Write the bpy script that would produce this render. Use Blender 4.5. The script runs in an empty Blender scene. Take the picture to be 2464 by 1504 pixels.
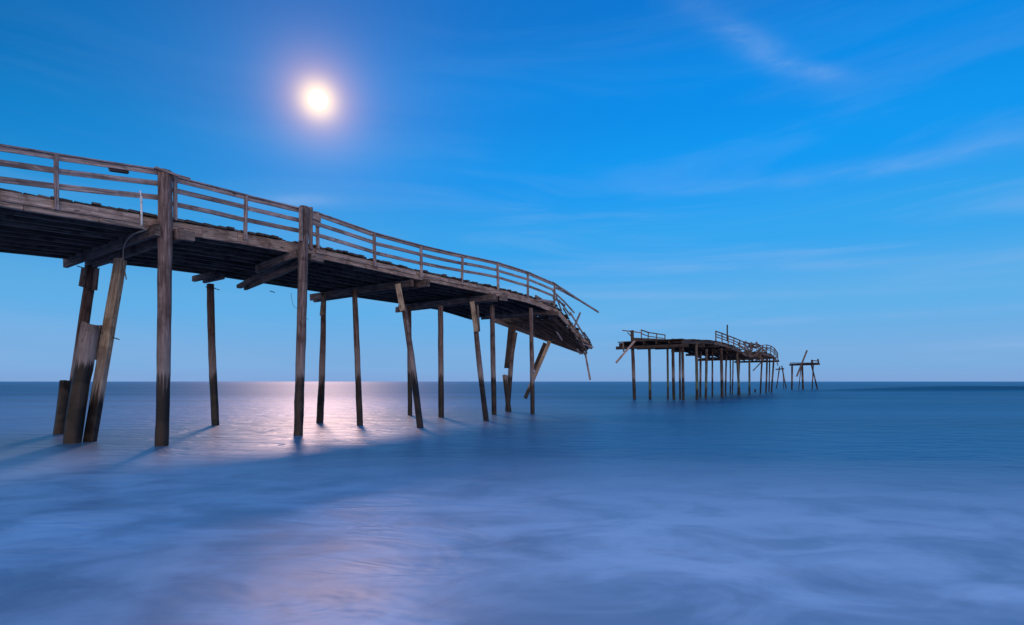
import bpy, bmesh, math, random
from mathutils import Vector, noise
random.seed(7)
S=bpy.context.scene
COL=S.collection
F=1300.0; EYE=1.5
def P(u,v,Y): return Vector(((u-1232)/F*Y, Y, EYE+(918-v)/F*Y))
def G(u,Y,z=0.0): return Vector(((u-1232)/F*Y, Y, z))
def R(a,b): return random.uniform(a,b)

# ---------------- node helpers
class NT:
    def __init__(s,tree): s.t=tree; s.n=tree.nodes; s.l=tree.links
    def new(s,ty,**k):
        n=s.n.new(ty)
        for a,b in k.items(): setattr(n,a,b)
        return n
    def put(s,sock,v):
        if isinstance(v,bpy.types.NodeSocket): s.l.new(v,sock)
        elif v is not None: sock.default_value=v
    def m(s,op,a,b=None,c=None,clamp=False):
        n=s.new('ShaderNodeMath',operation=op); n.use_clamp=clamp
        s.put(n.inputs[0],a)
        if b is not None: s.put(n.inputs[1],b)
        if c is not None: s.put(n.inputs[2],c)
        return n.outputs[0]
    def ss(s,v,a,b,x=0.0,y=1.0):
        n=s.new('ShaderNodeMapRange',interpolation_type='SMOOTHSTEP')
        s.put(n.inputs[0],v); s.put(n.inputs[1],a); s.put(n.inputs[2],b); s.put(n.inputs[3],x); s.put(n.inputs[4],y)
        return n.outputs[0]
    def mix(s,f,a,b,mode='MIX'):
        n=s.new('ShaderNodeMix',data_type='RGBA',blend_type=mode)
        s.put(n.inputs[0],f); s.put(n.inputs[6],a); s.put(n.inputs[7],b)
        return n.outputs[2]
    def noise(s,vec,scale=1,detail=4,rough=.55,dist=0):
        n=s.new('ShaderNodeTexNoise')
        if vec is not None: s.l.new(vec,n.inputs['Vector'])
        n.inputs['Scale'].default_value=scale; n.inputs['Detail'].default_value=detail
        n.inputs['Roughness'].default_value=rough; n.inputs['Distortion'].default_value=dist
        return n.outputs[0]
    def mapv(s,vec,scale=(1,1,1),loc=(0,0,0),rot=(0,0,0)):
        n=s.new('ShaderNodeMapping'); s.l.new(vec,n.inputs[0])
        n.inputs['Scale'].default_value=scale; n.inputs['Location'].default_value=loc; n.inputs['Rotation'].default_value=rot
        return n.outputs[0]
    def ramp(s,f,stops,interp='LINEAR'):
        n=s.new('ShaderNodeValToRGB'); cr=n.color_ramp; cr.interpolation=interp
        while len(cr.elements)<len(stops): cr.elements.new(.5)
        for e,(p,c) in zip(cr.elements,stops): e.position=p; e.color=(c[0],c[1],c[2],1)
        s.l.new(f,n.inputs[0]); return n.outputs[0]
def lin(r,g,b):
    f=lambda c:(c/255/12.92 if c/255<=.04045 else ((c/255+.055)/1.055)**2.4)
    return (f(r),f(g),f(b),1)

# ---------------- materials
def wood(name,c0,c1,c2,wet=False,green=0.0,rough=.8,bump=.35,wetz=1.62,k=(.80,.72,.69)):
    c0,c1,c2=[tuple(a*b for a,b in zip(c,k)) for c in (c0,c1,c2)]
    m=bpy.data.materials.new(name); m.use_nodes=True; t=NT(m.node_tree)
    bs=t.n['Principled BSDF']
    uv=t.new('ShaderNodeUVMap',uv_map='UVMap').outputs[0]
    geo=t.new('ShaderNodeNewGeometry').outputs['Position']
    streak=t.noise(t.mapv(uv,(1.3,20,1)),1,5,.65,.35)
    fine=t.noise(t.mapv(uv,(4,80,1)),1,2,.7,.2)
    blot=t.noise(geo,2.3,3,.6,.3)
    col=t.ramp(streak,[(.36,c0),(.5,c1),(.64,c2)])
    col=t.mix(t.ss(fine,.35,.62,.6,0),col,c0+(1,))
    col=t.mix(t.ss(blot,.48,.68,0,.65),col,(c0[0]*.7,c0[1]*.62,c0[2]*.55,1))
    vo=t.new('ShaderNodeTexVoronoi'); t.l.new(t.mapv(uv,(1.6,5,1)),vo.inputs['Vector']); vo.inputs['Scale'].default_value=1.0
    kn=t.ss(vo.outputs['Distance'],.06,.14,.75,0)
    col=t.mix(kn,col,(.03,.02,.016,1))
    at=t.new('ShaderNodeAttribute',attribute_name='tint')
    col=t.mix(1.0,col,at.outputs['Color'],'MULTIPLY')
    r=rough
    if wet:
        sep=t.new('ShaderNodeSeparateXYZ'); t.l.new(geo,sep.inputs[0])
        e=t.noise(t.mapv(uv,(.8,26,1)),1,4,.7)
        e2=t.noise(geo,1.1,1)
        z=t.m('ADD',sep.outputs[2],t.m('ADD',t.m('MULTIPLY',t.m('SUBTRACT',e,.5),-1.5),t.m('MULTIPLY',t.m('SUBTRACT',e2,.5),-.9)))
        f=t.ss(z,wetz-.14,wetz+.14,1,0)
        salt=t.ss(z,wetz,wetz+1.5,.55,0)
        col=t.mix(salt,col,(.35,.315,.315,1))
        dark=t.mix(t.ss(blot,.4,.6),(.012,.011,.012,1),(.036,.027,.024,1))
        if green>0:
            g=t.ss(sep.outputs[2],.6,3.6,1,0)
            col=t.mix(t.m('MULTIPLY',g,green),col,(.07,.145,.09,1))
        col=t.mix(f,col,dark)
        r=t.m('SUBTRACT',rough,t.m('MULTIPLY',f,.35))
    t.put(bs.inputs['Roughness'],r)
    t.l.new(col,bs.inputs['Base Color'])
    bs.inputs['Specular IOR Level'].default_value=.25
    bp=t.new('ShaderNodeBump'); bp.inputs['Strength'].default_value=bump; bp.inputs['Distance'].default_value=.012
    h=t.m('SUBTRACT',t.m('MULTIPLY',streak,1.4),kn)
    t.l.new(h,bp.inputs['Height']); t.l.new(bp.outputs[0],bs.inputs['Normal'])
    return m
def plain(name,c,rough=.6,metal=0):
    m=bpy.data.materials.new(name); m.use_nodes=True; t=NT(m.node_tree); bs=t.n['Principled BSDF']
    g=t.new('ShaderNodeNewGeometry').outputs['Position']
    n=t.noise(g,14,3,.6)
    t.l.new(t.mix(t.ss(n,.4,.7),(c[0],c[1],c[2],1),(c[0]*.6,c[1]*.55,c[2]*.5,1)),bs.inputs['Base Color'])
    bs.inputs['Roughness'].default_value=rough; bs.inputs['Metallic'].default_value=metal
    return m
M_RAIL=wood('weathered rail wood',(.16,.14,.14),(.36,.32,.32),(.56,.52,.52),k=(1.08,.98,.96))
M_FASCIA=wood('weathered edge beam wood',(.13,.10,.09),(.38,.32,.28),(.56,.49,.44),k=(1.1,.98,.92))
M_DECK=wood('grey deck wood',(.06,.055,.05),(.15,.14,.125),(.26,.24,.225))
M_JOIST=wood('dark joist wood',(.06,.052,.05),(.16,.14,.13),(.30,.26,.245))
M_CAP=wood('cap beam wood',(.08,.068,.064),(.23,.195,.18),(.40,.35,.33))
M_PILE=wood('brown pile wood',(.085,.062,.06),(.23,.178,.168),(.42,.35,.33),wet=True,bump=.6,k=(.88,.80,.78))
M_PILED=wood('dark pile wood',(.06,.043,.038),(.165,.115,.10),(.28,.21,.19),wet=True,bump=.6,wetz=1.75)
M_PALE=wood('pale yellow timber',(.17,.125,.09),(.45,.38,.29),(.62,.54,.43),wet=True,bump=.4,wetz=1.2,k=(.9,.84,.8))
M_OLD=wood('bleached broken pile wood',(.12,.10,.10),(.30,.27,.275),(.48,.44,.45),wet=True,bump=.8,wetz=1.95,k=(.85,.8,.8))
M_GREEN=wood('greenish far pile wood',(.07,.06,.052),(.17,.15,.125),(.28,.26,.23),wet=True,green=.85,wetz=.9)
M_FRAIL=wood('far rail wood',(.13,.105,.10),(.27,.23,.22),(.42,.37,.36))
M_FDARK=wood('far dark timber',(.04,.034,.032),(.09,.075,.07),(.16,.135,.125))
M_IRON=plain('rusted iron',(.08,.045,.03),.7,.3)
M_WHITE=plain('white plastic pipe',(.8,.8,.8),.4)
M_CABLE=plain('pale cable',(.3,.27,.25),.6)

# ---------------- mesh builders
def newbm():
    bm=bmesh.new(); bm.loops.layers.uv.new('UVMap'); bm.loops.layers.float_color.new('tint'); return bm
def sweep(bm,p0,p1,sec,seg,up,bow=0,jit=0,taper=1.0,smooth=False,tint=None,radn=0,ragged=0):
    d=(p1-p0); L=d.length; d.normalize()
    if abs(d.dot(Vector(up)))>.97: up=(0,1,0)
    side=d.cross(Vector(up)).normalized(); u2=side.cross(d).normalized()
    uv=bm.loops.layers.uv['UVMap']; tc=bm.loops.layers.float_color['tint']
    if tint is None: tint=R(.72,1.18)
    tw=R(-.03,.03); tcol=(tint*(1+tw),tint,tint*(1-tw),1)
    ou,ov=R(0,50),R(0,50); n=len(sec)
    per=[0]
    for i in range(n):
        a=sec[i]; b=sec[(i+1)%n]; per.append(per[-1]+math.hypot(a[0]-b[0],a[1]-b[1]))
    bx,bz=R(-1,1)*bow,R(-1,1)*bow
    rings=[]
    for k in range(seg+1):
        f=k/seg; c=p0+d*(L*f)+(side*bx+u2*bz)*math.sin(math.pi*f)
        s=1+(taper-1)*f; ring=[]
        for i,(x,y) in enumerate(sec):
            q=s
            if radn: q*=1+radn*noise.noise(Vector((x*9+ou,y*9,f*L*1.7)))
            e=0
            if ragged and (k==0 or k==seg): e=R(-ragged,ragged)
            ring.append(bm.verts.new(c+side*(x*q+R(-jit,jit))+u2*(y*q+R(-jit,jit))+d*e))
        rings.append(ring)
    def setf(fc,vals):
        for lp,(a,b) in zip(fc.loops,vals): lp[uv].uv=(a,b); lp[tc]=tcol
    for k in range(seg):
        a0=L*k/seg+ou; a1=L*(k+1)/seg+ou
        for i in range(n):
            j=(i+1)%n
            fc=bm.faces.new((rings[k][i],rings[k][j],rings[k+1][j],rings[k+1][i]))
            fc.smooth=smooth
            setf(fc,[(a0,per[i]+ov),(a0,per[i+1]+ov),(a1,per[i+1]+ov),(a1,per[i]+ov)])
    for ring,rev in((rings[0],True),(rings[-1],False)):
        vs=list(reversed(ring)) if rev else ring
        fc=bm.faces.new(vs)
        ss_=list(reversed(sec)) if rev else sec
        setf(fc,[(x*.3+ou,y+ov) for x,y in ss_])
def beam(bm,p0,p1,w,h,up=(0,0,1),bow=.012,jit=.003,tint=None,seg=None,ragged=.01,taper=1.0):
    p0=Vector(p0);p1=Vector(p1)
    c=min(w,h)*.10; a=w/2;b=h/2
    sec=[(-a+c,-b),(a-c,-b),(a,-b+c),(a,b-c),(a-c,b),(-a+c,b),(-a,b-c),(-a,-b+c)]
    if seg is None: seg=max(1,min(6,int((p1-p0).length/.9)))
    sweep(bm,p0,p1,sec,seg,up,bow,jit,taper,False,tint,0,ragged)
def rod(bm,p0,p1,r0,r1=None,n=16,seg=None,radn=.10,bow=.02,tint=None,ragged=0):
    p0=Vector(p0);p1=Vector(p1); r1=r0 if r1 is None else r1
    sec=[(r0*math.cos(2*math.pi*i/n),r0*math.sin(2*math.pi*i/n)) for i in range(n)]
    if seg is None: seg=max(2,int((p1-p0).length/.35))
    sweep(bm,p0,p1,sec,seg,(.3,1,.1),bow,0,r1/r0,True,tint,radn,ragged)
def tube(bm,pts,r,n=8):
    for a,b in zip(pts[:-1],pts[1:]):
        sec=[(r*math.cos(2*math.pi*i/n),r*math.sin(2*math.pi*i/n)) for i in range(n)]
        sweep(bm,Vector(a),Vector(b)+ (Vector(b)-Vector(a)).normalized()*r*.3,sec,1,(.2,.3,1),0,0,1,True,1.0)
def obj(name,bm,mat,parent=None,loc=None,label=None):
    root=parent
    while root is not None and root.parent is not None: root=root.parent
    L=Vector(loc) if loc is not None else (Vector(root.location) if root else Vector((0,0,0)))
    bmesh.ops.recalc_face_normals(bm,faces=bm.faces)
    for v in bm.verts: v.co-=L
    me=bpy.data.meshes.new(name); bm.to_mesh(me); bm.free()
    me.materials.append(mat)
    o=bpy.data.objects.new(name,me); COL.objects.link(o)
    if parent: o.parent=parent
    else: o.location=L
    if label: o['label']=label
    return o
def thing(name,label,cat,loc,group=None):
    o=bpy.data.objects.new(name,None); COL.objects.link(o); o.location=loc
    o['label']=label;o['category']=cat
    if group:o['group']=group
    return o
def tag(o,label,cat,group=None):
    o['label']=label;o['category']=cat
    if group:o['group']=group

# =====================================================  NEAR PIER
def Q(t,w,z): return Vector((-8.31+.573*t-.819*w, 12.8+.819*t+.573*w, z))
def Yl(u,w=0): return (17.27+1.2207*w)/(.7-(u-1232)/F)
def tu(u,w=0): return (Yl(u,w)-.573*w-12.8)/.819
ZT=[(-40,5.0),(-2.83,5.24),(-2,5.28),(0,5.40),(2,5.52),(3.6,5.57),(6.4,5.58),(8.6,5.58),(11,5.60),(13.4,5.63),(15.8,5.60),(17.0,5.52),(18.1,5.38),(22.3,3.45)]
def zd(t):
    for (a,za),(b,zb) in zip(ZT[:-1],ZT[1:]):
        if t<=b: return za+(zb-za)*(t-a)/(b-a)
    return ZT[-1][1]
pier=thing('broken_pier','large nearest wooden pier with railing, sagging and snapped off at its right end','pier',Q(0,0,0))
bm=newbm(); t=-14.0
while t<18.0:
    wd=.19
    z=zd(t)-.03+R(-.008,.008)
    z2_=z+R(-.005,.005)
    a=-.06+R(-.10,.07); b=5.5+R(-.06,.08)
    if random.random()<.10: a+=.15
    sk=R(-.02,.02)
    beam(bm,Q(t+sk,a,z+R(0,.025)),Q(t-sk,b,z2_),wd,.055,bow=.006,seg=2,tint=R(.6,1.2))
    t+=.2
obj('deck',bm,M_DECK,pier)
bents=[-14,-10,-5,0,3.61,8.5,13.0,18.0]
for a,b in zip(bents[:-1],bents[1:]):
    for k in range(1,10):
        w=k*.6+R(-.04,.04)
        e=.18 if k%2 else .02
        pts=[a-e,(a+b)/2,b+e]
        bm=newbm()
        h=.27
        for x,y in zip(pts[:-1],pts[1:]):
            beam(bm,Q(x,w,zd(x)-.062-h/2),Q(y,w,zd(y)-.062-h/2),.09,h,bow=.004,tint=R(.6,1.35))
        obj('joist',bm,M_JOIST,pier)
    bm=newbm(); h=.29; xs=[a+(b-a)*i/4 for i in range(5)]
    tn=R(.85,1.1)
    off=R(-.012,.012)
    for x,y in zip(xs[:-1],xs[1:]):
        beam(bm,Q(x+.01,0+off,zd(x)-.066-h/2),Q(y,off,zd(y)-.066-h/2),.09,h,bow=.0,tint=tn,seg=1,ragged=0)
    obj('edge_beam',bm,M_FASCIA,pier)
for (u0,u1,dz,hh) in ((0,335,-.10,.20),(760,1000,-.16,.12),(1015,1180,-.15,.12)):
    t0,t1=tu(u0,-.07),tu(u1,-.07); bm=newbm(); xs=[t0+(t1-t0)*i/3 for i in range(4)]
    for x,y in zip(xs[:-1],xs[1:]): beam(bm,Q(x,-.07,zd(x)-.12+dz*.3),Q(y,-.07,zd(y)-.12+dz*.3),.045,hh,bow=0,tint=1.15,seg=1,ragged=0)
    obj('edge_board',bm,M_FASCIA,pier)

# piles --------------------------------------------------
def pile(u0,v0,Y0,u1,Y1,wpx,mat=M_PILE,taper=1.0,tint=None,name='pile',square=False,label=None,parent=None):
    parent=parent or pier
    a=P(u0,v0,Y0); b=G(u1,Y1,0)
    c=b+(b-a).normalized()*1.2
    r=wpx/F*(Y0+Y1)/2/2
    bm=newbm()
    if square: beam(bm,a,c,r*2,r*1.5,up=(0,1,0),bow=.02,tint=tint,seg=8,ragged=.02)
    else: rod(bm,a,c,r*taper,r,tint=tint,radn=.12,bow=.03,ragged=.012)
    return obj(name,bm,mat,parent,label=label)
p1=pile(397,411,12.62,387,12.62,27.5,M_PILE,1.12,tint=1.0)
pile(732,498,15.55,717,15.0,21,M_PILE,1.1,tint=1.0)
pC=pile(222,640,15.9,164,15.9,22,M_PILED,tint=1.0)
pG=pile(506,684,18.9,520,18.6,17,M_PILED,.95,tint=1.1)
pH=pile(779,708,22.6,768,19.6,16,M_PILED,.75,tint=1.3)
pile(853,698,19.8,866,18.6,15,M_PILED,.85,tint=1.2)
pJ=pile(972,735,19.6,1010,17.6,16,M_PILE,.9)
pile(984,738,24,986,24,11,M_PILED)
pile(1060,736,22.7,1062,22.7,14,M_PILE,.9,tint=.95)
pM=pile(1142,760,22.6,1171,20.6,13.5,M_PILED,.9,tint=1.2)
pile(1184,735,24.5,1189,24.5,12.5,M_PILE,.95,tint=.85)
pO=pile(1236,785,28,1221,27.8,12,M_PILED,tint=.9)
pile(1277,742,26.0,1281,25.0,10.5,M_PILE,tint=.85)
pD=pile(290,624,14.15,216,13.5,23,M_PALE,1.15,square=True,tint=1.1,name='brace_timber',label='pale yellow leaning timber under the first cap beam')
for tt in (-5,-10,-13.6):
    for w in (-.2,2.6,5.1):
        bm=newbm(); a=Q(tt,w,5.0); rod(bm,a,Q(tt,w,-1),.15,.16); obj('pile',bm,M_PILE,pier)
    for s in (-.2,.2):
        bm=newbm(); beam(bm,Q(tt+s,-.4,zd(tt)-.49),Q(tt+s,5.7,zd(tt)-.49),.1,.28); obj('cap_beam',bm,M_CAP,pier)
def board(u0,v0,Y0,u1,v1,Y1,wpx,th=.05,mat=M_CAP,name='splint',up=(0,1,0),parent=None,tint=None,label=None):
    parent=parent or pier
    a=P(u0,v0,Y0);b=P(u1,v1,Y1); w=wpx/F*(Y0+Y1)/2
    bm=newbm(); beam(bm,a,b,w,th,up=up,bow=.01,tint=tint,ragged=.03)
    return obj(name,bm,mat,parent,label=label)
board(203,645,15.7,196,690,15.7,12,.06,parent=pC)
board(233,645,15.7,228,697,15.7,10,.06,parent=pC)
board(241,783,14.15,232,865,14.1,8,.08,parent=pC)
board(957,682,19.2,969,748,19.05,13,.09,M_PALE,parent=pJ)
board(779,712,22.3,775,757,21.6,10,.06,M_PALE,parent=pH)
board(1136,727,22.3,1146,797,21.9,11,.09,M_PALE,parent=pM)
board(1149,735,22.4,1153,797,22.0,5,.06,M_CAP,parent=pM)
board(1229,786,27.7,1219,885,27.5,12,.1,M_JOIST,parent=pO,tint=.5)
board(1241,800,27.9,1228,880,27.8,9,.08,M_CAP,parent=pO)
board(1322,822,28.6,1264,958,28.3,9,.12,M_PALE,name='hanging_timber',label='pale timber hanging aslant below the broken end')
board(1312,826,28.9,1285,890,28.8,10,.1,M_JOIST,name='hanging_timber')
board(1408,848,31,1420,914,30.8,4.5,.05,M_RAIL,name='hanging_timber')
def cap(t,w0,w1,z0,z1,s,h=.27,th=.11,mat=M_CAP,name='cap_beam'):
    bm=newbm(); beam(bm,Q(t+s,w0,z0),Q(t+s,w1,z1),th,h,bow=.015,tint=R(.85,1.25),ragged=.03); return obj(name,bm,mat,pier)
cap(0,-.38,5.75,4.98,4.98,-.23); c0=cap(0,-.50,5.55,4.97,4.98,.23)
c1=cap(3.61,-.45,3.3,5.12,4.62,.22,h=.22); cap(3.61,-.25,1.8,5.15,4.95,-.22,h=.22); cap(3.5,4.4,5.7,5.07,5.07,.17,h=.2); cap(3.5,4.4,5.7,5.07,5.07,-.17,h=.2)
cap(8.5,-.35,6.5,5.10,5.10,.2); cap(8.5,.1,6.2,5.09,5.1,-.2)
c4=cap(13,-.1,6.2,5.12,5.10,.2); cap(13,-.3,5.6,5.13,5.1,-.2)
cap(18,-.15,5.6,5.02,5.2,-.15,h=.22); cap(18.2,-.2,4.8,5.0,5.1,.15,h=.2)
for t_,z_,pp in ((0,4.98,c0),(3.61,5.12,c1),(13,5.12,c4)):
    bm=newbm(); beam(bm,Q(t_+.15,-.36,z_+.0),Q(t_+.55,-.36,z_+.0),.16,.22,tint=1.3); obj('block',bm,M_CAP,pp)
board(690,628,16.4,575,690,17.6,12,.12,M_CAP,name='brace',up=(0,0,1))
for (u,v,Y,pp) in ((500,690,18.7,pG),(512,690,18.7,pG),(522,694,18.7,pG),(655,700,18.6,c1),(278,812,13.7,pD),(192,640,15.7,pC),(1000,672,19.4,pJ)):
    bm=newbm(); c=P(u,v,Y); rod(bm,c-Vector((.08,.0,.0)),c+Vector((.08,.02,-.05)),.014,n=8,seg=1,radn=0,bow=0); obj('bolt',bm,M_IRON,pp)
for i in range(9):
    f=i/8; c=P(290-68*f+random.choice((-4,4)),645+330*f,14.0-.38*f); bm=newbm(); rod(bm,c+Vector((0,-.2,0)),c+Vector((0,.1,0)),.02,n=8,seg=1,radn=0,bow=0); obj('bolt',bm,M_IRON,pD)

# railing ---------------------------------------------------
W=-.12
def railing_mesh(tabs):
    bm=newbm()
    for tab in tabs:
        for (u0,v0),(u1,v1) in zip(tab[:-1],tab[1:]):
            a=P(u0,v0,Yl(u0,W));b=P(u1,v1,Yl(u1,W)); d=(b-a).normalized()
            beam(bm,a+Vector((-.02,.01,-.015)),b+d*.05+Vector((-.02,.01,-.015+R(0,.006))),.15,.035,bow=.008,tint=R(.8,1.15))
    return obj('railing',bm,M_RAIL,pier)
tabs=[[(-330,296),(-90,333),(135,370),(385,408)],[(415,423),(592,469),(718,500)],[(745,507),(763,511),(900,559),(1013,590),(1113,613),(1197,631),(1270,654),(1335,682)]]
RL=railing_mesh(tabs)
posts=[(-330,296,395),(-90,333,440),(135,371,504),(421,424,530),(592,470,577),(763,512,598),(900,560,641),(1013,591,668),(1113,614,684),(1197,632,698),(1270,655,716),(1335,683,738)]
for (u,v0,v1) in posts:
    Y=Yl(u,W-.03); a=P(u,v0+2,Y);b=P(u+R(-2,2),v1,Y+.03)
    if u<0: b=Q(tu(u,W-.03),W-.03,zd(tu(u,W))-.3)
    bm=newbm(); beam(bm,a,b,.10,.07,up=(.573,.819,0),bow=.01,tint=R(.8,1.15)); obj('rail_post',bm,M_RAIL,RL)
for tab in tabs:
    for (u0,v0),(u1,v1) in zip(tab[:-1],tab[1:]):
        a=P(u0,v0,Yl(u0,W));b=P(u1,v1,Yl(u1,W)); d=(b-a).normalized()
        for k,o in enumerate((.07,.34,.66)):
            oo=o+R(-.015,.015); o2=o+R(-.02,.02)
            inn=Vector((-.03,.02,0))*(.4+.4*(k%2))
            bm=newbm(); beam(bm,a-Vector((0,0,oo))+inn-d*.03,b-Vector((0,0,o2))+inn+d*.04,.035,.115,bow=.012,tint=R(.7,1.2)); obj('rail_board',bm,M_RAIL,RL)
board(413,419,12.9,456,431,13.2,7,.05,M_RAIL,name='rail_board',up=(0,1,0),parent=RL)
board(372,403,12.4,430,424,12.7,5,.12,M_RAIL,name='rail_board',parent=RL)
board(266,407,Yl(266,0),306,413,Yl(306,0),9,.09,M_CAP,name='rail_block',label='dark block fixed under the handrail',parent=RL)
board(742,515,15.75,772,527,16.0,15,.06,M_RAIL,name='rail_block',parent=RL)
board(748,532,15.85,772,542,16.1,12,.06,M_RAIL,name='rail_block',parent=RL)
board(748,500,15.7,748,600,15.7,8,.08,M_RAIL,name='rail_post',parent=RL)
board(724,500,15.3,724,580,15.3,9,.06,M_RAIL,name='rail_post',parent=RL)
for (u,v) in ((215,485),(812,586),(1052,650)):
    t0=tu(u,.3); bm=newbm(); beam(bm,Q(t0,-.12,zd(t0)+.02),Q(t0+.25,.9,zd(t0)+.05),.16,.04,tint=.9); obj('loose_plank',bm,M_DECK,pier)
def end(u0,v0,u1,v1,wpx=6,th=.04,dY=0,mat=M_RAIL,name='broken_rail',parent=None):
    a=P(u0,v0,Yl(u0,W)+dY); b=P(u1,v1,Yl(min(u1,1425),W)+dY*1.0)
    w=wpx/F*28
    bm=newbm(); beam(bm,a,b,th,w,up=(0,0,1),bow=.03,tint=R(.8,1.2),ragged=.04); obj(name,bm,mat,parent or pier)
end(1330,680,1440,751,5,parent=RL)
end(1333,690,1393,722,5,parent=RL)
end(1330,700,1382,753,4,parent=RL)
end(1338,712,1352,750,4,dY=.3,parent=RL)
end(1345,722,1372,758,4,dY=.3,parent=RL)
end(1372,752,1421,834,5,dY=.2,parent=RL)
end(1396,753,1377,797,5,.06,name='broken_post',parent=RL)
end(1330,716,1360,735,4,parent=RL)
K0=P(1328,738,Yl(1328)); K1=P(1195,768,32.3)
T0=P(1420,836,31.0); T1=P(1398,846,31.6)
ax=(T0-K0)
bm=newbm()
n=22
for i in range(n):
    f=(i+.5)/n
    a=K0.lerp(T0,f)+Vector((R(-.05,.16),0,R(-.02,.07))); b=K1.lerp(T1,f)+Vector((R(-.12,.05),0,0))
    beam(bm,a+Vector((0,0,.16)),b+Vector((0,0,.16)),.185,.05,up=ax.cross(b-a).normalized(),bow=.02,tint=R(.5,1.1),ragged=.05)
obj('tilted_deck',bm,M_DECK,pier)
for k in range(8):
    f=k/7
    a=K0.lerp(K1,f); b=T0.lerp(T1,f)
    m=M_FASCIA if k==0 else M_JOIST
    bm=newbm(); beam(bm,a,b+(b-a).normalized()*R(-.3,.1),.08,.24,bow=.02,tint=R(.7,1.3),ragged=.05); obj('edge_beam' if k==0 else 'joist',bm,m,pier)
bm=newbm(); beam(bm,K1+Vector((-.2,0,-.05)),T1+Vector((.15,0,-.05)),.12,.26,bow=.02,tint=1.2,ragged=.06); obj('edge_beam',bm,M_CAP,pier)
for (a,b,c,d,w) in ((1382,800,1424,838,6),(1390,792,1405,842,4),(1376,790,1410,846,5),(1385,815,1425,833,4),(1368,770,1400,815,5),(1396,810,1412,850,5),(1290,720,1330,727,6),(1288,712,1322,732,5),
    (1402,828,1427,836,3),(1400,838,1409,856,3),(1388,840,1396,852,3),(1355,742,1366,760,3),(1377,778,1366,790,3),(1405,800,1420,822,3),(1340,800,1352,818,3),(1308,728,1338,741,4)):
    end(a,b,c,d,w,.06,dY=R(-.1,.3),mat=random.choice((M_CAP,M_DECK,M_RAIL)),name='broken_board')
bm=newbm(); rod(bm,P(340,472,11.85),P(341,543,11.85),.022,n=10,seg=2,radn=0,bow=0); rod(bm,P(336,459,11.85),P(340,474,11.85),.012,n=8,seg=1,radn=0,bow=0)
obj('white_pipe',bm,M_WHITE,pier)
def curve(pts,n=10):
    out=[]
    pts=[Vector(p) for p in pts]; q=[pts[0]]+pts+[pts[-1]]
    for i in range(1,len(q)-2):
        for k in range(n):
            t=k/n
            a,b,c,d=q[i-1],q[i],q[i+1],q[i+2]
            out.append(.5*((2*b)+(c-a)*t+(2*a-5*b+4*c-d)*t*t+(3*b-a-3*c+d)*t**3))
    out.append(pts[-1]); return out
bm=newbm(); tube(bm,curve([P(200,523,11.6),P(270,531,11.9),P(330,545,12.0),P(352,553,12.1)]),.016); tube(bm,curve([P(352,553,12.1),P(318,566,12.7),P(299,592,13.3),P(297,630,13.6),P(304,672,13.6)]),.014); obj('hanging_cable',bm,M_CABLE,pier)
bm=newbm(); tube(bm,curve([P(700,705,18.7),P(706,735,18.7),P(718,745,18.7),P(742,770,19)]),.006); obj('hanging_cable',bm,M_IRON,pier)

# loose stumps -------------------------------------------------
def stump(name,label,cat,u0,v0,Y0,u1,Y1,wpx,mat,taper=1,rag=.05,tint=1.0):
    a=P(u0,v0,Y0);b=G(u1,Y1,0);c=b+(b-a).normalized()*1.2; r=wpx/F*(Y0+Y1)/4
    bm=newbm(); rod(bm,a,c,r*taper,r,radn=.15,bow=.02,tint=tint,ragged=rag)
    o=obj(name,bm,mat,None,loc=(b.x,b.y,0)); tag(o,label,cat); return o
stump('broken_pile','thick bleached broken pile with dark wet foot, leaning beside the pale timber','broken pile',217,781,13.6,174,13.2,34,M_OLD,1.1)
stump('pile_stump','short black wooden stump at far left, standing in the water behind the thick broken pile','stump',159,918,15.6,141,15.4,24,M_PILED,1.05,tint=.8)
stump('pile_stump','small leaning stump in the water below the snapped end of the near pier','stump',1215,903,27.2,1225,27.0,12,M_PILE,1.0,tint=.9)
stump('pile_stump','tiny dark stump barely above the water beside the far pier piles','stump',1817,937,76,1817,76,4,M_PILED)

# =====================================================  FAR PIER
def Y2(u,w=0): return (16.4+1.2207*w)/(.7-(u-1232)/F)
def Q2(t,w,z): return Vector((14.25+.573*t-.819*w, 43.8+.819*t+.573*w, z))
far=thing('collapsed_pier','isolated middle stretch of ruined pier out at sea with tangled deck and leaning rails','pier',Q2(0,0,0))
def z2(t):
    T=[(-2,4.82),(0,4.9),(8,5.3),(16,5.2),(21.5,4.75),(24,4.4),(27,4.8),(33,5.35),(38,5.2),(43,4.8)]
    for (a,za),(b,zb) in zip(T[:-1],T[1:]):
        if t<=b: return za+(zb-za)*(t-a)/(b-a)
    return 4.8
bm=newbm(); t=-1.2
while t<42:
    wreck=21<t<28
    if not(wreck and random.random()<.35):
        a=R(-.25,.15); b=5.4+R(-.15,.15)
        if wreck: a+=R(-.3,1.2); b-=R(0,1.5)
        if t<1: a+=R(0,.5)
        k=.7 if wreck else .06
        beam(bm,Q2(t+R(-.02,.02)*(8 if wreck else 1),a,z2(t)+R(-k,k)*.6),Q2(t+R(-.02,.02),b,z2(t)+R(-k,k)*.6),.26,.06,bow=.02,seg=1,tint=R(.4,1.1))
    t+=.29
obj('deck',bm,M_DECK,far)
fb=[-1.2,3.4,8.2,13,18,22.5,27.5,32,37,41.5]
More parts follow.
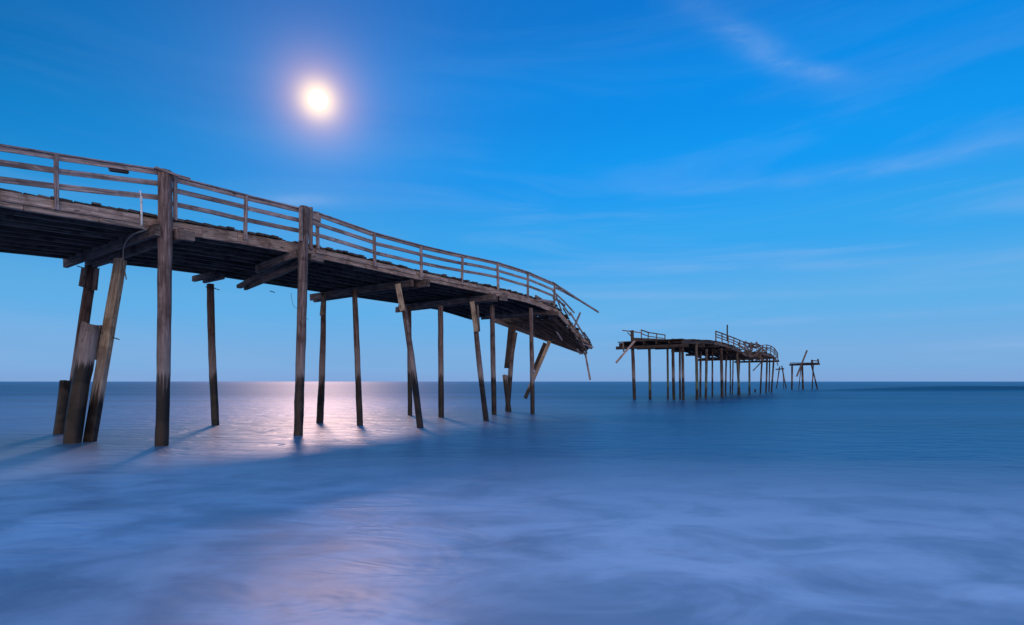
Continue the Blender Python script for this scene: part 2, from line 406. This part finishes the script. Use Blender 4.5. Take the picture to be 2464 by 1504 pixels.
for a,b in zip(fb[:-1],fb[1:]):
    for k in range(6):
        w=.05+k*1.06
        bm=newbm(); j=.4 if 21<a<28 else .05
        beam(bm,Q2(a-.1,w,z2(a)-.2+R(-j,j)),Q2(b+.1,w,z2(b)-.2+R(-j,j)),.12,.3,tint=R(.6,1.1))
        obj('edge_beam' if k==0 else 'joist',bm,(M_FRAIL if a>4 else M_FDARK) if k==0 else M_FDARK,far)
for a in fb:
    bm=newbm(); beam(bm,Q2(a,-.4,z2(a)-.5),Q2(a,5.7,z2(a)-.5),.2,.26,tint=.9); obj('cap_beam',bm,M_FDARK,far)
for (u,v,Y,ub,wpx,g) in ((1521,795,45.5,1527,8,0),(1562,822,46,1564,6.5,1),(1606,830,46.5,1607,5,1),(1619,815,45,1622,7,0),(1636,832,46.5,1637,5,0),(1642,828,43.3,1644,6.5,0),
    (1675,822,45.7,1677,7,1),(1686,845,52,1685,5,0),(1700,840,48.2,1698,6,1),(1714,846,55,1714,4,0),(1735,838,52.4,1737,7,0),(1748,855,58,1746,4,0),(1757,858,66,1757,3.2,1),(1764,858,68,1762,3,0),
    (1773,848,58.4,1779,5.5,1),(1780,850,62,1776,4,0),(1803,852,62.8,1803,4.5,1),(1834,860,68.8,1830,4,0),(1846,860,72,1843,4,0),(1852,862,80,1850,3,0),(1862,862,75,1856,4,0)):
    pile(u,v,Y,ub,Y,wpx,M_GREEN if g else M_PILED,tint=R(.6,.9) if not g else 1.1,parent=far)
def fbd(u0,v0,Y0,u1,v1,Y1,wpx,name='rail_board',mat=M_FRAIL,parent=None): 
    return board(u0,v0,Y0,u1,v1,Y1,wpx,.06,mat,name=name,parent=parent or far,up=(0,1,0))
def farrail(tab,w,offs,hp,wp):
    bm=newbm()
    for (u0,v0),(u1,v1) in zip(tab[:-1],tab[1:]):
        Y0,Y1=Y2(u0,w),Y2(u1,w); beam(bm,P(u0,v0,Y0),P(u1,v1,Y1),.12,.09,seg=1)
    rl=obj('railing',bm,M_FRAIL,far)
    for i,(u,v) in enumerate(tab):
        Y=Y2(u,w); fbd(u,v-1,Y,u+R(-1,1),v+hp,Y,wp,'rail_post',parent=rl)
        if i:
            pu,pv=tab[i-1]
            for o in offs: fbd(pu,pv+o,Y2(pu,w),u,v+o,Y,wp*.8,parent=rl)
farrail([(1722,797),(1737,802),(1752,808),(1766,813),(1780,819),(1793,824),(1806,830)],0,(7,13),22,2.6)
farrail([(1826,833),(1835,831),(1845,830),(1855,833),(1863,838),(1871,850)],0,(6,11),18,2.0)
farrail([(1543,794),(1560,800),(1580,803),(1600,806)],5.3,(9,),22,2.4)
fbd(1530,817,45,1482,873,44.6,5,'hanging_timber',M_RAIL); fbd(1499,822,45.2,1501,846,45.2,3.5,'hanging_timber')
fbd(1498,795,45.5,1545,801,46,2.5,'broken_board'); fbd(1510,800,45.5,1521,812,45.5,2,'broken_board')
fbd(1750,782,54,1750,820,54,3,'post',M_FDARK)
fbd(1524,816,45,1640,822,43.6,7,'end_beam',M_FDARK)
fbd(1838,865,70,1812,892,69,2.5,'hanging_timber',M_CAP); fbd(1868,865,76,1872,880,76,2,'hanging_timber')
random.seed(21)
for i in range(64):
    u=random.gauss(1812,14); v=845+ (u-1812)*.25+R(-18,17); L=R(8,28); an=R(-1.3,1.3) if i%3 else R(.2,.8); Y=Y2(u)+R(-.5,3)
    fbd(u-L/2*math.cos(an),v-L/2*math.sin(an),Y,u+L/2*math.cos(an),v+L/2*math.sin(an),Y+R(-.6,.6),R(1.6,3.2),'broken_board',random.choice((M_FRAIL,M_FDARK,M_CAP)))
for i in range(18):
    u=R(1660,1860); Y=Y2(u,R(0,2))
    fbd(u,838+(u-1700)*.12,Y,u+R(4,14),842+(u-1700)*.12+R(-3,8),Y,1.8,'broken_board',M_FDARK)

# =====================================================  OUTERMOST RUINS
r=thing('platform_ruin','small flat-topped platform ruin with a leaning board, outermost remnant at right of the far pier','pier ruin',G(1935,103))
def rb(p,u0,v0,u1,v1,Y,wpx,name,mat=M_FDARK): return board(u0,v0,Y,u1,v1,Y,wpx,.25,mat,name=name,parent=p)
rb(r,1900,878,1972,876,102,4.5,'cap_beam')
bm=newbm()
for i in range(12): beam(bm,P(1903+i*5.6,874,100.5),P(1905+i*5.6,873,106),.38,.1,seg=1)
obj('deck',bm,M_DECK,r)
for (a,b,c,d,w) in ((1906,876,1905,1,4),(1930,876,1932,1,4.5),(1952,876,1967,1,3.2),(1957,876,1954,1,2.6),(1928,876,1922,1,2)):
    pile(a,b,102.5,c,102.5,w,M_PILED,parent=r,tint=.6)
rb(r,1942,843,1917,906,101,3,'leaning_board',M_FRAIL)
rb(r,1954,866,1954,876,101,4,'post'); rb(r,1968,864,1970,876,102,2.5,'post'); rb(r,1952,867,1970,869,102,2,'rail_board',M_FRAIL)
r=thing('trestle_ruin','tiny A-shaped trestle of splayed piles, standing between the far pier and the outermost platform','pier ruin',G(1879,118))
for (a,b,c,w) in ((1876,882,1868,2.6),(1881,880,1892,2.6),(1884,886,1886,2)):
    pile(a,b,118,c,118,w,M_PILED,parent=r,tint=.6)
rb(r,1867,889,1886,887,117,2.8,'cap_beam')

# =====================================================  SEA
xs=[];x=0
while x<16000:
    xs.append(x); 
    st=.35 if x<14 else st*1.06
    x+=st
xs=[-a for a in reversed(xs[1:])]+xs
ys=[-600,-200,-60,-20,-8]; y=-2;st=.25
while y<22000:
    ys.append(y)
    st=.25 if y<14 else st*1.03
    y+=st
me=bpy.data.meshes.new('sea')
def hz(x,y):
    a=.03*noise.noise(Vector((x*.04,y*.12,3)))*min(1,max(0,(y-5)/20))
    rr=x-.25*(y-88)
    e=max(0,min(1,(rr-36)/34)); e=e*e*(3-2*e)
    a+=.75*e*math.exp(-((y-86+ .03*(x-60)+2*math.sin(x*.05))/2.4)**2)
    e2=max(0,min(1,(x-8)/18))
    a+=.14*e2*math.exp(-((y-34-.05*x)/4)**2)
    return a*math.exp(-max(0,y-140)/120.)
vs=[(x,y,hz(x,y)) for y in ys for x in xs]; nx=len(xs)
fs=[(j*nx+i,j*nx+i+1,(j+1)*nx+i+1,(j+1)*nx+i) for j in range(len(ys)-1) for i in range(nx-1)]
me.from_pydata(vs,[],fs)
for p in me.polygons: p.use_smooth=True
sea=bpy.data.objects.new('sea',me); COL.objects.link(sea); sea['kind']='structure'
m=bpy.data.materials.new('milky sea water'); m.use_nodes=True; t=NT(m.node_tree); bs=t.n['Principled BSDF']
geo=t.new('ShaderNodeNewGeometry').outputs['Position']
sp=t.new('ShaderNodeSeparateXYZ'); t.l.new(geo,sp.inputs[0]); X,Yc=sp.outputs[0],sp.outputs[1]
big=t.noise(t.mapv(geo,(.12,.24,1),rot=(0,0,.15)),1,2,.5,.5)
mid=t.noise(t.mapv(geo,(.75,1.25,1),rot=(0,0,-.5)),1,5,.60,.6)
far_=t.noise(t.mapv(geo,(.02,.11,1),rot=(0,0,.05)),1,3,.5,.3)
edge=t.m('ADD',Yc,t.m('ADD',t.m('ADD',t.m('MULTIPLY',t.m('SUBTRACT',big,.5),7.0),t.m('MULTIPLY',t.m('SUBTRACT',mid,.5),6.0)),t.m('MULTIPLY',X,.24)))
zone=t.ss(edge,5.5,14.0,1,0)
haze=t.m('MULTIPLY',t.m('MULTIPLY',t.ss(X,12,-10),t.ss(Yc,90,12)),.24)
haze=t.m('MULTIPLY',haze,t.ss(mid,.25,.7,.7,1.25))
pf=t.ss(mid,.30,.68,.50,1.0)
pf=t.m('MULTIPLY',pf,t.ss(big,.34,.60,.70,1.0))
foam=t.m('MAXIMUM',t.m('MULTIPLY',zone,pf),haze)
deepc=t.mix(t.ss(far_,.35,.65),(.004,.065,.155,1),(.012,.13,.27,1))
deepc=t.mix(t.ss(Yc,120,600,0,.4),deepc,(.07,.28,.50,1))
sw=t.m('MULTIPLY',t.ss(sp.outputs[2],.12,.5),t.ss(Yc,60,75))
deepc=t.mix(sw,deepc,(.004,.03,.09,1))  # swell darkened in the base colour, standing for its dimmer sky reflection
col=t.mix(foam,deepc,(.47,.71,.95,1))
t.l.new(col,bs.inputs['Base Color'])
t.put(bs.inputs['Roughness'],t.m('ADD',.37,t.m('MULTIPLY',foam,.13)))
bs.inputs['IOR'].default_value=1.33
t.put(bs.inputs['Specular IOR Level'],t.m('MULTIPLY',t.ss(Yc,14,60,.72,.14),t.m('SUBTRACT',1,t.m('MULTIPLY',zone,.3))))
h1=t.noise(t.mapv(geo,(.6,1.4,1),rot=(0,0,.2)),1,3,.55,.8)
bp=t.new('ShaderNodeBump'); bp.inputs['Distance'].default_value=.14
t.put(bp.inputs['Strength'],t.m('MULTIPLY',t.m('SUBTRACT',.75,t.m('MULTIPLY',zone,.4)),t.ss(Yc,18,110,1,.2)))
t.l.new(h1,bp.inputs['Height']); t.l.new(bp.outputs[0],bs.inputs['Normal'])
me.materials.append(m)

# =====================================================  MOON + LIGHT
mdir=Vector(((765-1232)/F,1,(918-240)/F)).normalized()
bm=bmesh.new(); D=3000; bmesh.ops.create_icosphere(bm,subdivisions=3,radius=D*.015)
mm=bpy.data.materials.new('glowing moon surface'); mm.use_nodes=True; t=NT(mm.node_tree); t.n.remove(t.n['Principled BSDF'])
em=t.new('ShaderNodeEmission'); gp=t.new('ShaderNodeNewGeometry').outputs['Position']
nn=t.noise(gp,.02,3)
t.l.new(t.mix(t.ss(nn,.4,.7),(1,.97,.90,1),(1,.95,.86,1)),em.inputs[0]); em.inputs[1].default_value=1.2
t.l.new(em.outputs[0],t.n['Material Output'].inputs[0])
mm.cycles.emission_sampling='NONE'
mme=bpy.data.meshes.new('moon'); bm.to_mesh(mme); bm.free(); mme.materials.append(mm)
for p in mme.polygons: p.use_smooth=True
mo=bpy.data.objects.new('moon',mme); COL.objects.link(mo); mo.location=mdir*D+Vector((0,0,EYE))
tag(mo,'bright overexposed full moon glowing in the blue sky above the near pier','moon')
L=bpy.data.lights.new('moonlight','SUN'); L.energy=1.0; L.angle=math.radians(6); L.color=(1,.63,.54)
lo=bpy.data.objects.new('moonlight',L); COL.objects.link(lo); lo.rotation_euler=(-mdir).to_track_quat('-Z','Y').to_euler()
lo.location=(0,0,60)

# =====================================================  WORLD
wd=bpy.data.worlds.new('World'); S.world=wd; wd.use_nodes=True; t=NT(wd.node_tree)
bg=t.n['Background']
tc=t.new('ShaderNodeTexCoord').outputs['Generated']
nv=t.new('ShaderNodeVectorMath',operation='NORMALIZE'); t.l.new(tc,nv.inputs[0]); dr=nv.outputs[0]
sp=t.new('ShaderNodeSeparateXYZ'); t.l.new(dr,sp.inputs[0]); dx,dy,dz=sp.outputs
col=t.ramp(dz,[(0,lin(126,165,216)),(.03,lin(120,172,223)),(.128,lin(94,174,232)),(.237,lin(50,164,238)),(.35,lin(8,152,241)),(.45,lin(0,140,233)),(.577,lin(4,121,213)),(.80,lin(56,130,208)),(1,lin(96,146,214))],'EASE')  # top stops are unseen zenith, brightened to add blue light on the water
def dot(v):
    n=t.new('ShaderNodeVectorMath',operation='DOT_PRODUCT'); t.l.new(dr,n.inputs[0]); n.inputs[1].default_value=Vector(v).normalized(); return n.outputs['Value']
d0=dot((.437,1,.36))
dk=t.m('SUBTRACT',1,t.m('MULTIPLY',t.m('MULTIPLY',t.m('SUBTRACT',1,d0),.8),t.m('MULTIPLY',t.ss(dz,.05,.5),t.ss(dz,.85,.6))),clamp=True)
mulc=t.new('ShaderNodeCombineXYZ'); 
for i in range(3): t.l.new(dk,mulc.inputs[i])
col=t.mix(1.0,col,mulc.outputs[0],'MULTIPLY')
az=t.m('ARCTAN2',dx,dy); el=t.m('ARCSINE',dz)
ce=t.new('ShaderNodeCombineXYZ'); t.l.new(az,ce.inputs[0]); t.l.new(el,ce.inputs[1])
st=t.noise(t.mapv(ce.outputs[0],(1.6,13,1),rot=(0,0,.06)),1,4,.58,.7)
wis=t.noise(t.mapv(ce.outputs[0],(6,26,1),rot=(0,0,.45)),1,4,.62,.8)
cl=t.m('MULTIPLY',t.ss(st,.44,.70,0,.34),t.m('MULTIPLY',t.ss(el,.50,.12,.14,1),t.ss(az,-.5,.4,.45,1)))
def wisp(a0,e0,ang,sa,sb,amp):
    a=t.m('SUBTRACT',az,a0);e=t.m('SUBTRACT',el,e0)
    al=t.m('ADD',t.m('MULTIPLY',a,math.cos(ang)),t.m('MULTIPLY',e,math.sin(ang)))
    ac=t.m('SUBTRACT',t.m('MULTIPLY',e,math.cos(ang)),t.m('MULTIPLY',a,math.sin(ang)))
    q=t.m('ADD',t.m('POWER',t.m('ABSOLUTE',t.m('DIVIDE',al,sa)),2.0),t.m('POWER',t.m('ABSOLUTE',t.m('DIVIDE',ac,sb)),2.0))
    g=t.m('EXPONENT',t.m('MULTIPLY',q,-1.0))
    return t.m('MULTIPLY',t.m('MULTIPLY',g,amp),t.ss(wis,.3,.65,.3,1))
for a in ((.41,.525,-.576,.12,.018,.26),(.50,.468,-.35,.06,.010,.24),(.63,.315,-.03,.26,.012,.24),(-.375,.302,.1,.05,.009,.34),(.45,.19,-.06,.4,.008,.24),(.3,.15,-.04,.35,.006,.22),(.55,.10,.0,.35,.006,.22)):
    cl=t.m('ADD',cl,wisp(*a))
cl=t.m('MINIMUM',cl,.6)
col=t.mix(cl,col,lin(148,184,234))
th=t.m('ARCCOSINE',t.m('MINIMUM',dot(mdir),.9999999))
g1=t.m('EXPONENT',t.m('MULTIPLY',t.m('POWER',t.m('DIVIDE',th,.0245),2.0),-1.0))
g2=t.m('EXPONENT',t.m('MULTIPLY',t.m('POWER',t.m('DIVIDE',th,.044),1.5),-1.0))
g3=t.m('EXPONENT',t.m('MULTIPLY',t.m('DIVIDE',th,.085),-1.0))
def addc(col,f,c): 
    s=t.new('ShaderNodeVectorMath',operation='SCALE'); s.inputs[0].default_value=c; t.l.new(f,s.inputs['Scale'])
    a=t.new('ShaderNodeVectorMath',operation='ADD'); t.l.new(col,a.inputs[0]); t.l.new(s.outputs[0],a.inputs[1]); return a.outputs[0]
col=addc(col,g1,(.9,.75,.28)); col=addc(col,g2,(.62,.24,-.02)); col=addc(col,g3,(.18,.08,.02))
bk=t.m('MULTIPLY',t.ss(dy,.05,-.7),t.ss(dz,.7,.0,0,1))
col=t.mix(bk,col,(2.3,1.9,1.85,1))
col=t.mix(t.ss(dz,-.02,-.0,1,0),col,(.03,.12,.25,1))
sky=t.new('ShaderNodeTexSky',sky_type='NISHITA'); sky.sun_disc=False; sky.sun_elevation=math.radians(2); sky.sun_rotation=math.radians(180)
sc=t.new('ShaderNodeVectorMath',operation='SCALE'); t.l.new(sky.outputs[0],sc.inputs[0]); sc.inputs['Scale'].default_value=.005
ad=t.new('ShaderNodeVectorMath',operation='ADD'); t.l.new(col,ad.inputs[0]); t.l.new(sc.outputs[0],ad.inputs[1])
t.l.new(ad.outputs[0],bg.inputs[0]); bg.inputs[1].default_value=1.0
wd.cycles.sampling_method='MANUAL'; wd.cycles.sample_map_resolution=512

# =====================================================  CAMERA
cd=bpy.data.cameras.new('camera'); cd.sensor_width=36; cd.lens=F/2464*36; cd.shift_y=166/2464; cd.clip_start=.1; cd.clip_end=40000
co=bpy.data.objects.new('camera',cd); COL.objects.link(co); co.location=(0,0,EYE); co.rotation_euler=(math.radians(90),0,0); S.camera=co
S.view_settings.view_transform='Standard'; S.view_settings.look='None'; S.view_settings.exposure=0
